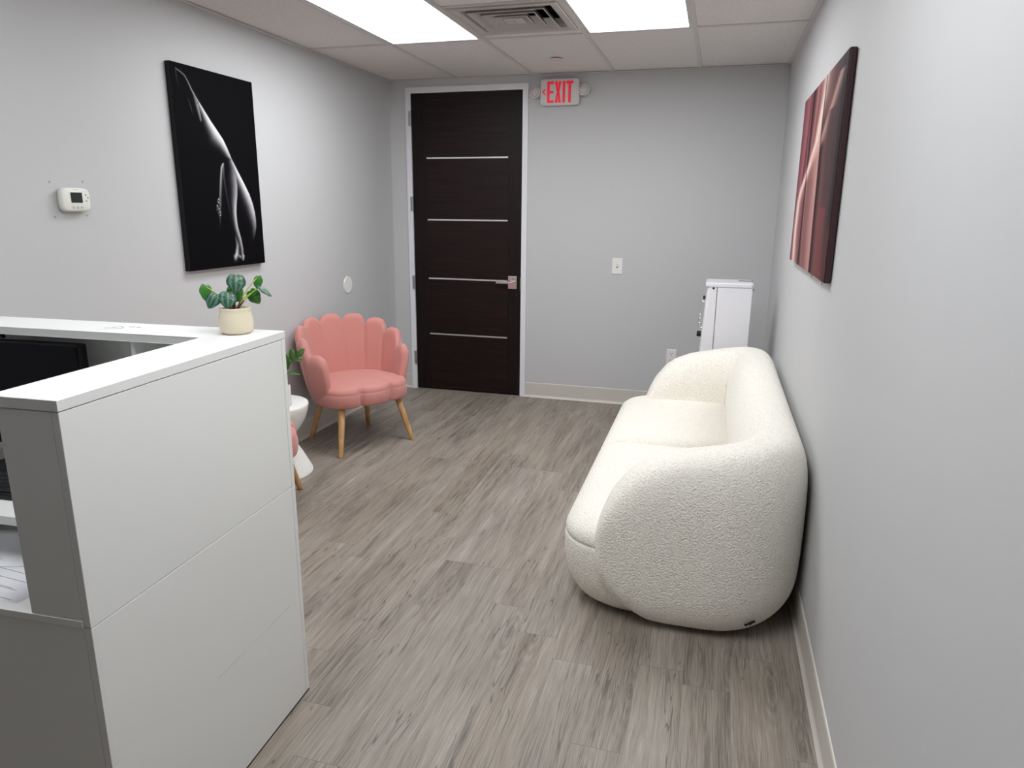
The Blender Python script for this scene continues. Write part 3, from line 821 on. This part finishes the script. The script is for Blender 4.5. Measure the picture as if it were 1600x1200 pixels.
# (right, away, up) of each leaf in metres; size; facing; tip direction
LV = [((0.009, -0.010, 0.146), 0.027, vp(0.05, -1, 0.45), vp(-0.1, 0, -1), M_leaf),
      ((-0.016, -0.022, 0.103), 0.026, vp(0.0, -1, 0.55), vp(-0.05, 0, -1), M_leaf),
      ((-0.056, -0.012, 0.100), 0.024, vp(-0.45, -0.9, 0.5), vp(-0.5, -0.2, -1), M_leaf),
      ((-0.068, 0.020, 0.118), 0.023, vp(0.9, -0.9, 0.1), vp(-0.3, 0, -1), M_leafback),
      ((0.006, 0.024, 0.113), 0.025, vp(0.3, -0.9, 0.2), vp(0.3, 0, -1), M_leafback),
      ((0.063, 0.018, 0.142), 0.020, vp(-0.9, -0.7, 0.3), vp(0.2, 0, -1), M_leafback),
      ((0.083, -0.006, 0.123), 0.024, vp(0.75, -0.3, 0.9), vp(0.8, -0.1, -0.8), M_leaf),
      ((0.050, 0.010, 0.101), 0.023, vp(-0.5, -0.8, -0.1), vp(0.6, 0, -0.7), M_leafback)]
for (a, d, z), s, nrm, tip, m in LV:
    P = vp(a, d, z); b0 = vp(a*0.06 - 0.002, d*0.1, 0.060)
    nn = Vector(nrm).normalized(); tt = Vector(tip); tt = (tt - nn*tt.dot(nn)).normalized()
    J = P - tt*s*0.45 - nn*0.001
    mid = b0*0.5 + J*0.5 + Vector((0, 0, 0.010)) - vr*a*0.12
    pts = []
    for k in range(9):
        t = k/8; pts.append(b0*(1-t)**2 + mid*2*t*(1-t) + J*t*t)
    k1 = 4
    st_ = obj('stem', add_tube(bmesh.new(), pts, [0.0021 - 0.0009*k/8 for k in range(9)], 8), M_stem, pl, True)
    bm = add_tube(bmesh.new(), pts[:k1], [0.0026 - 0.0001*k for k in range(k1)], 8)
    obj('stem_sheath', bm, M_stemdark, st_, True)
    add_leaf(pl, P, s, nrm, tip, m)

# ------------------------------------------------------------------ pink shell chairs
def chair_backrest():
    bm = bmesh.new()
    NP, HALF = 9, math.radians(117)
    NT_ = NP*12
    loops = []
    def section(th, hk, tk):
        """closed loop across the shell at angle th from the rear; hk, tk scale height and thickness"""
        q = (th + HALF)/(2*HALF)*NP; f = q - math.floor(q)
        if th >= HALF - 1e-6: f = 1.0
        s = abs(2*f - 1)                                   # 0 mid petal, 1 at the seam
        bulge = math.sqrt(max(0.0, 1 - s**3.0))
        a = abs(th)/HALF
        pk = (math.floor(min(q, NP - 1e-6)) + 0.5)/NP*2 - 1  # centre of this petal
        Htop = 0.825 - 0.245*abs(pk)**2.3
        H = (Htop - 0.055*(1 - math.sqrt(max(0.0, 1 - s**2.2)))) * hk + 0.40*(1 - hk)
        flare = 0.050 + 0.025*math.cos(th)
        th0 = (0.058 + 0.020*bulge) * tk
        L = []
        def base_r(z): 
            t = (z - 0.28)/0.52
            return 0.262 + 0.085*t + 0.008*math.cos(th)*t
        zb = 0.295
        N = 12
        rad_top = th0*0.62
        zt = H - rad_top
        for k in range(N + 1):                              # inner side, upwards
            z = zb + (zt - zb)*k/N
            L.append((base_r(z) - 0.014*bulge*tk*min(1, 0.4 + k/N), z))
        ro = base_r(zt)
        ri = L[-1][0]; rm = ro + 0.048*tk
        c = (ri + rm)/2; hw = (rm - ri)/2
        for k in range(1, 8):
            t = PI*k/8; L.append((c - hw*math.cos(t), zt + rad_top*math.sin(t)))
        for k in range(N + 1):                              # outer side, downwards
            z = zt + (zb - zt)*k/N
            tuck = 0.030*(k/N)**4
            L.append((base_r(z) + (0.048 + 0.006*bulge)*tk - tuck, z))
        return L
    def place(th, L):
        # rear at -x; th > 0 swings to +y
        ex_, ey_ = 1.0, 1.0
        k = 0.87 if math.cos(th) > 0 else 0.98
        return [(-r*math.cos(th)*k, r*math.sin(th), z) for r, z in L]
    ths = [(-HALF + 2*HALF*k/NT_) for k in range(NT_ + 1)]
    # rounded front ends
    for e, (dk, hk, tk) in enumerate(((0.095, 0.80, 0.25), (0.085, 0.90, 0.55), (0.055, 0.965, 0.85))):
        pass
    loops = [place(t, section(t, 1, 1)) for t in ths]
    V = add_loops(bm, loops, True, True, True)
    return bm

def chair_seat():
    bm = bmesh.new(); N = 144
    def R0(phi):
        # plan outline (phi = 0 is the front): round behind, three lobes in front
        x, y = math.cos(phi), math.sin(phi)
        n = 2.6
        a = 0.235 if x > 0 else 0.275
        k = max(0.0, min(1.0, (x + 0.4)/1.0)); b_ = 0.275 + 0.050*k*k*(3 - 2*k)
        return (abs(x/a)**n + abs(y/b_)**n)**(-1/n)
    def out(phi):
        r = R0(phi); x, y = r*math.cos(phi), r*math.sin(phi)
        if x > 0.0:
            w = 0.216; q = ((y + 1.5*w)/w); f = q - math.floor(q)
            lob = math.sqrt(max(0.0, 1 - abs(2*f - 1)**2.3))
            k = min(1, x/0.20)
            if abs(y) < 1.5*w: x += (0.050*lob - 0.014)*k
        return x, y
    O = [out(2*PI*i/N) for i in range(N)]
    rows = [(0.955, 0.302), (0.985, 0.309), (1.0, 0.322), (1.010, 0.350), (1.006, 0.378), (0.998, 0.385), (0.993, 0.387), (0.996, 0.391), (0.987, 0.406), (0.955, 0.422), (0.90, 0.430), (0.75, 0.436), (0.5, 0.440), (0.25, 0.442), (0.03, 0.443)]
    loops = [[(x*k, y*k, z) for x, y in O] for k, z in rows]
    add_loops(bm, loops)
    return bm

def leg_bm(top, foot):
    bm = bmesh.new()
    add_tube(bm, [Vector(top), Vector(top).lerp(Vector(foot), 0.5), Vector(foot) + Vector((0, 0, 0.004)), foot], [0.023, 0.0195, 0.0150, 0.0135], 20)
    for v in bm.verts:
        if v.co.z < 0.006: v.co.z = max(v.co.z, 0.0) if v.co.z > 0.0005 else 0.0
    return bm

def shell_chair(name, label, loc, rot):
    t = thing(name, label, 'chair', loc, rot, 'pink shell chairs')
    obj('backrest', chair_backrest(), M_pink, t, True)
    obj('seat', chair_seat(), M_pink, t, True)
    for s in (-1, 1):
        obj('leg', leg_bm((0.160, s*0.205, 0.315), (0.245, s*0.272 - 0.006, 0.0)), M_beech, t, True)
        obj('leg', leg_bm((-0.165, s*0.165, 0.310), (-0.245, s*0.222, 0.0)), M_beech, t, True)
    return t
ch = shell_chair('shell_chair', 'pink velvet shell chair with wooden legs beside the dark door', (-2.236, 4.130, 0), math.radians(-31.5))

def copy_tree(o, parent=None):
    c = o.copy(); COL.objects.link(c)
    if parent is not None: c.parent = parent
    for k in list(o.children): copy_tree(k, c)
    return c
c2 = copy_tree(ch)
c2['label'] = 'pink velvet shell chair mostly hidden behind the reception desk corner'
c2.location = (-2.228, 2.896, 0); c2.rotation_euler = (0, 0, math.radians(28))

# ------------------------------------------------------------------ hourglass side table and its sprig
TC = (-2.405, 3.435)
tb = thing('side_table', 'white hourglass side table with a ribbed foot between the pink chairs', 'side table', (TC[0], TC[1], 0))
bm = bmesh.new()
add_lathe(bm, [(0.060, 0.20), (0.080, 0.212), (0.115, 0.242), (0.150, 0.285), (0.178, 0.335), (0.194, 0.385), (0.199, 0.415), (0.197, 0.424), (0.190, 0.428), (0.10, 0.428)], seg=64)
obj('bowl_top', bm, M_plastic, tb, True)
bm = bmesh.new()
seg = 180
prof = [(0.198, 0.0), (0.202, 0.006), (0.200, 0.016), (0.188, 0.040), (0.150, 0.115), (0.112, 0.180), (0.086, 0.214)]
loops = []
for r, z in prof:
    k = 0.0022 if 0.01 < z < 0.2 else 0.0006
    loops.append([((r + k*math.cos(i*PI/2*1.0)*1.0) * math.cos(2*PI*i/seg), (r + k*math.cos(i*PI/2)) * math.sin(2*PI*i/seg), z) for i in range(seg)])
add_loops(bm, loops)
obj('ribbed_base', bm, M_plastic, tb)
vs = thing('sprig_vase', 'green leafy sprig in a slim white tube vase on the side table', 'plant', (-2.293, 3.404, 0.428))
bm = bmesh.new(); add_lathe(bm, [(0.026, 0.0), (0.028, 0.003), (0.028, 0.120), (0.027, 0.122), (0.020, 0.122), (0.0195, 0.118), (0.0195, 0.03)], seg=32)
obj('vase', bm, M_plastic, vs, True)
pts = [(-0.004, 0, 0.03), (-0.006, 0.004, 0.13), (-0.002, 0.006, 0.19), (0.030, 0.012, 0.245), (0.075, 0.02, 0.285)]
obj('stem', add_tube(bmesh.new(), pts, [0.004, 0.004, 0.0035, 0.003, 0.002], 8), M_zz, vs, True)
def oval_leaf(parent, base, d, ln, w, nrm):
    bm = bmesh.new(); d = Vector(d).normalized(); n = Vector(nrm); n = (n - d*n.dot(d)).normalized(); s = d.cross(n)
    L = []
    for k in range(11):
        t = k/10; hw = w*math.sin(PI*min(1, t*0.97 + 0.03))**0.7 * (1 - 0.25*t) + 0.0006
        c = Vector(base) + d*ln*t - n*0.12*ln*t*t
        L.append([c - s*hw + n*0.12*hw, c, c + s*hw + n*0.12*hw])
    add_loops(bm, L, False, False, False)
    o = obj('leaf', bm, M_zz, parent, True)
    m = o.modifiers.new('thick', 'SOLIDIFY'); m.thickness = 0.001
    return o
for b_, d, ln, w, nr in (((0.075, 0.02, 0.285), (0.55, 0.4, 0.8), 0.065, 0.018, (0.3, -1, 0.4)),
                         ((0.050, 0.016, 0.262), (-0.1, 0.0, 1), 0.075, 0.020, (0.4, -1, 0.2)),
                         ((0.058, 0.018, 0.268), (0.8, 0.4, -0.05), 0.050, 0.015, (0.2, -0.6, 1)),
                         ((0.020, 0.01, 0.228), (-0.2, -0.1, 1), 0.085, 0.021, (0.5, -1, 0.1)),
                         ((0.010, 0.01, 0.215), (-0.7, -0.3, 0.7), 0.080, 0.020, (0.5, -1, 0.4)),
                         ((0.000, 0.006, 0.190), (0.75, 0.4, -0.02), 0.085, 0.014, (0.1, -0.5, 1)),
                         ((-0.002, 0.006, 0.185), (-0.8, 0.1, 0.4), 0.075, 0.018, (0.2, -0.8, 0.6)),
                         ((0.004, 0.008, 0.205), (0.10, 0.0, 0.6), 0.070, 0.021, (0.5, -1, 0.2))):
    oval_leaf(vs, b_, d, ln, w, nr)

# ------------------------------------------------------------------ boucle sofa (local: x to the wall, y along the wall)
SY0, SY1 = 2.390, 4.580
so = thing('sofa', 'cream boucle sofa with rounded wrap arms against the right wall', 'sofa', (0, (SY0 + SY1)/2, 0))
HL = (SY1 - SY0)/2
def sofa_shell():
    bm = bmesh.new()
    ta, tw = 0.150, 0.135                        # half thickness of the arms and of the back
    xb, rc = 0.398 - tw, 0.20                    # centre line of the back, corner size
    ya = HL - ta
    xf = -0.365
    nA, nC, nB = 26, 18, 20
    half = []
    for k in range(nA + 1):
        half.append((xf + (xb - rc - xf) * ((k/nA)**1.35), -ya, ta))
    E_ = 2.7
    for k in range(1, nC + 1):
        a = PI/2*k/nC
        half.append((xb - rc + rc*math.sin(a)**(2/E_), -ya + rc - rc*math.cos(a)**(2/E_) if k < nC else -ya + rc, ta + (tw - ta)*k/nC))
    mid = [(xb, (-ya + rc) + (2*(ya - rc))*k/nB, tw) for k in range(1, nB)]
    line = half + mid + [(x, -y, t) for x, y, t in half[::-1]]
    path = []
    for i, (x, y, t) in enumerate(line):
        a, b_ = line[max(i - 1, 0)], line[min(i + 1, len(line) - 1)]
        dx, dy = b_[0] - a[0], b_[1] - a[1]; l = math.hypot(dx, dy)
        path.append((x, y, dy/l, -dx/l, t))
    def top(x):
        # arm profile seen from the side
        return float(np.interp(x, [-0.365, -0.355, -0.34, -0.305, -0.25, -0.19, -0.10, 0.0, 0.10, 0.20, 0.25], [0.335, 0.390, 0.435, 0.510, 0.585, 0.633, 0.672, 0.695, 0.715, 0.738, 0.745]))
    def bot(x):
        return float(np.interp(x, [-0.365, -0.355, -0.34, -0.30, -0.25, -0.20, -0.15, -0.08, 0.25], [0.285, 0.235, 0.190, 0.120, 0.070, 0.038, 0.014, 0.008, 0.008]))
    loops = []
    n = 44
    for x, y, nx, ny, tq in path:
        zt, zb = top(x), bot(x)
        h = (zt - zb)/2; zc = (zt + zb)/2
        w = tq * min(1.0, (h/0.14)**0.55)
        L = []
        for k in range(n):
            a = 2*PI*k/n
            c, s = math.cos(a), math.sin(a)
            ex_ = (2.9 if c > 0 else 2.2) if s >= 0 else 4.4
            px = w * abs(c)**(2/ex_) * (1 if c > 0 else -1)
            pz = h * abs(s)**(2/ (ex_ + 0.9)) * (1 if s > 0 else -1)
            # back leans: lower part tucks in towards the floor on the outer side
            if s < 0 and c > 0: px -= (0.008 + 0.072*max(0.0, nx)) * max(0.0, (-s - 0.1)/0.9)**1.4
            L.append((x + nx*px, y + ny*px, zc + pz))
        loops.append(L)
    add_loops(bm, loops)
    return bm
sh = obj('wrap_back', sofa_shell(), M_boucle, so, True)
m = sh.modifiers.new('sub', 'SUBSURF'); m.levels = 1; m.render_levels = 1

def pillow_block(x0, x1, y0, y1, z0, z1, rp, prof, n=10, crown=0.0):
    """block with a rounded plan; prof = (inset, height fraction) rows from bottom to top"""
    bm = bmesh.new(); loops = []
    for ins, hf in prof:
        r = max(0.01, rp - ins)
        loops.append([(x, y, z0 + (z1 - z0)*hf) for x, y in rounded_rect(x0 + ins, x1 - ins, y0 + ins, y1 - ins, min(r, (x1-x0)/2 - ins - 0.001, (y1-y0)/2 - ins - 0.001), n)])
    add_loops(bm, loops)
    return bm
def seat_block(z_rows, y0, y1, r_in):
    """front-bulging seat layer: rows of (z, front inset); the corner radius at inner joint r_in (None = outer rounded)"""
    bm = bmesh.new(); loops = []
    X0, X1 = -0.504, 0.14
    for z, ins in z_rows:
        pts = []
        r = 0.20
        def corner(cx, cy_, rr, a0, a1, n=10):
            for k in range(n + 1):
                a = a0 + (a1 - a0)*k/n; pts.append((cx + rr*math.cos(a), cy_ + rr*math.sin(a), z))
        xa = X0 + ins
        ya, yb = y0 + (ins if y0 < -0.5 else ins*0.35 if r_in else 0), y1 - (ins if y1 > 0.5 else ins*0.35 if r_in else 0)
        ra = r if y0 < -0.5 else r_in; rb = r if y1 > 0.5 else r_in
        pts.append((X1, ya, z)); pts.append((X1, yb, z))
        corner(xa + rb, yb - rb, rb, PI/2, PI)
        corner(xa + ra, ya + ra, ra, PI, 1.5*PI)
        loops.append(pts)
    add_loops(bm, loops)
    return bm
SE = HL - 0.035
obj('seat_base', seat_block([(0.008, 0.105), (0.016, 0.080), (0.048, 0.046), (0.095, 0.022), (0.150, 0.008), (0.220, 0.001), (0.280, 0.000), (0.290, 0.002), (0.295, 0.006)], -SE, SE, 0.2), M_boucle, so, True)
cush = [(0.294, 0.007), (0.298, 0.003), (0.308, 0.002), (0.328, 0.006), (0.350, 0.018), (0.372, 0.042), (0.388, 0.075), (0.399, 0.125), (0.406, 0.19), (0.409, 0.26)]
obj('seat_cushion', seat_block(cush, -SE, -0.025, 0.03), M_boucle, so, True)
obj('seat_cushion', seat_block(cush, -0.025, SE, 0.03), M_boucle, so, True)
bm = bmesh.new()
for x, y in ((-0.16, -0.72), (0.22, -0.66), (-0.16, 0.72), (0.22, 0.66)):
    b2 = bmesh.new(); add_lathe(b2, [(0.03, 0.0), (0.034, 0.03)], (x, y, 0.0), 20)
    obj('foot', b2, M_black, so)
bm.free()
from mathutils.bvhtree import BVHTree
hull = BVHTree.FromPolygons([v.co for v in sh.data.vertices], [p.vertices[:] for p in sh.data.polygons])
hit, nrm, _, _ = hull.find_nearest(Vector((0.245, -HL, 0.060)))
if nrm.y > 0: nrm = -nrm
tx = Vector((0, 0, 1)).cross(nrm).normalized(); tz = nrm.cross(tx).normalized()
bm = bmesh.new()
add_tube(bm, [hit - nrm*0.004 - tx*0.010 - tz*0.012, hit + nrm*0.004 - tx*0.010 - tz*0.012, hit + nrm*0.010 + tx*0.004 + tz*0.020, hit + nrm*0.010 + tx*0.012 + tz*0.020, hit + nrm*0.004 + tx*0.006 - tz*0.010, hit - nrm*0.004 + tx*0.006 - tz*0.010], 0.0035, 8)
obj('fabric_tag', bm, M_black, so, True)

# ------------------------------------------------------------------ upright white appliance in the corner
AX0, AX1, AY0, AY1, AZ = -0.042, 0.240, 4.90, 5.18, 1.090
ap = thing('upright_appliance', 'slim white upright appliance in the corner behind the sofa', 'appliance', (0.1, 4.79, 0))
ox, oy = 0.1, 5.05
bm = box(0.030 - ox, AX1 - ox, AY0 - oy, AY1 - oy, 0.045, AZ - 0.028, 0.004)
obj('cabinet', bm, M_appl, ap)
bm = bmesh.new()
L = []
for z, dx in ((0.045, -0.012), (0.30, -0.020), (0.60, -0.016), (0.85, -0.004), (1.0, 0.004), (AZ - 0.028, 0.008)):
    x = AX0 + dx - ox
    L.append([(0.026 - ox, AY0 - 0.002 - oy, z), (x + 0.022, AY0 - 0.002 - oy, z), (x + 0.006, AY0 + 0.010 - oy, z), (x, AY0 + 0.04 - oy, z), (x, AY1 - 0.04 - oy, z), (x + 0.02, AY1 - oy, z), (0.026 - ox, AY1 - oy, z)])
add_loops(bm, L)
obj('front_cover', bm, M_appl, ap)
bm = bmesh.new()
add_loops(bm, [[(x, y, z) for x, y in rounded_rect(AX0 - 0.002 - ox + k, AX1 + 0.006 - ox - k, AY0 - 0.004 - oy + k, AY1 + 0.004 - oy - k, 0.02)] for z, k in ((AZ - 0.027, 0.004), (AZ - 0.022, 0.001), (AZ - 0.005, 0.001), (AZ, 0.006))])
tp = obj('top_cover', bm, M_appl, ap)
obj('grip_slot', box(0.160 - ox, 0.245 - ox, 5.07 - oy, 5.11 - oy, AZ - 0.002, AZ + 0.0006), M_black, tp)
obj('screw_cap', disc_bm('y', (0.006 - ox, AY0 - 0.0015 - oy, AZ - 0.034), 0.007, -0.003, 16, 0.001), M_black, ap)
bm = box(0.0268 - ox, 0.0295 - ox, AY0 + 0.002 - oy, AY1 - 0.002 - oy, 0.05, AZ - 0.03)
obj('joint_strip', bm, M_groove, ap)
bm = bmesh.new()
add_box(bm, AX0 - 0.026 - ox, AX0 - 0.016 - ox, 4.955 - oy, 4.975 - oy, 0.78, 0.98, 0.003)
add_tube(bm, [(AX0 - 0.02 - ox, 4.965 - oy, 0.965), (AX0 + 0.004 - ox, 4.965 - oy, 0.965)], 0.006, 10)
add_tube(bm, [(AX0 - 0.02 - ox, 4.965 - oy, 0.795), (AX0 + 0.004 - ox, 4.965 - oy, 0.795)], 0.006, 10)
hnd = obj('handle_bar', bm, M_chrome, ap)
for z in (0.875, 0.852, 0.822):
    obj('chrome_bead', add_lathe(bmesh.new(), [(0.003, -0.010), (0.009, -0.006), (0.010, 0.0), (0.009, 0.006), (0.003, 0.010)], (AX0 - 0.022 - ox, 4.963 - oy, z), 16), M_chrome, hnd, True)
obj('knob', disc_bm('x', (AX0 - 0.010 - ox, 4.955 - oy, 0.755), 0.018, -0.026, 20, 0.004), M_black, ap)
obj('knob', disc_bm('x', (AX0 + 0.002 - ox, 4.965 - oy, 0.990), 0.012, -0.014, 20, 0.003), M_black, ap)
obj('latch', box(AX1 - 0.004 - ox, AX1 + 0.008 - ox, AY0 + 0.006 - oy, AY0 + 0.03 - oy, AZ - 0.040, AZ - 0.034), M_black, ap)
bm = bmesh.new(); add_tube(bm, [(AX1 - 0.002 - ox, 4.925 - oy, 0.60), (AX1 + 0.018 - ox, 4.925 - oy, 0.62), (AX1 + 0.020 - ox, 4.925 - oy, 0.55), (AX1 + 0.004 - ox, 4.925 - oy, 0.50)], 0.007, 8)
obj('cord_loop', bm, M_black, ap, True)
for x, y in ((-0.01, 4.93), (0.23, 4.93), (-0.01, 5.17), (0.23, 5.17)):
    obj('foot', add_lathe(bmesh.new(), [(0.016, 0.0), (0.018, 0.046)], (x - ox, y - oy, 0.0), 18), M_black, ap)
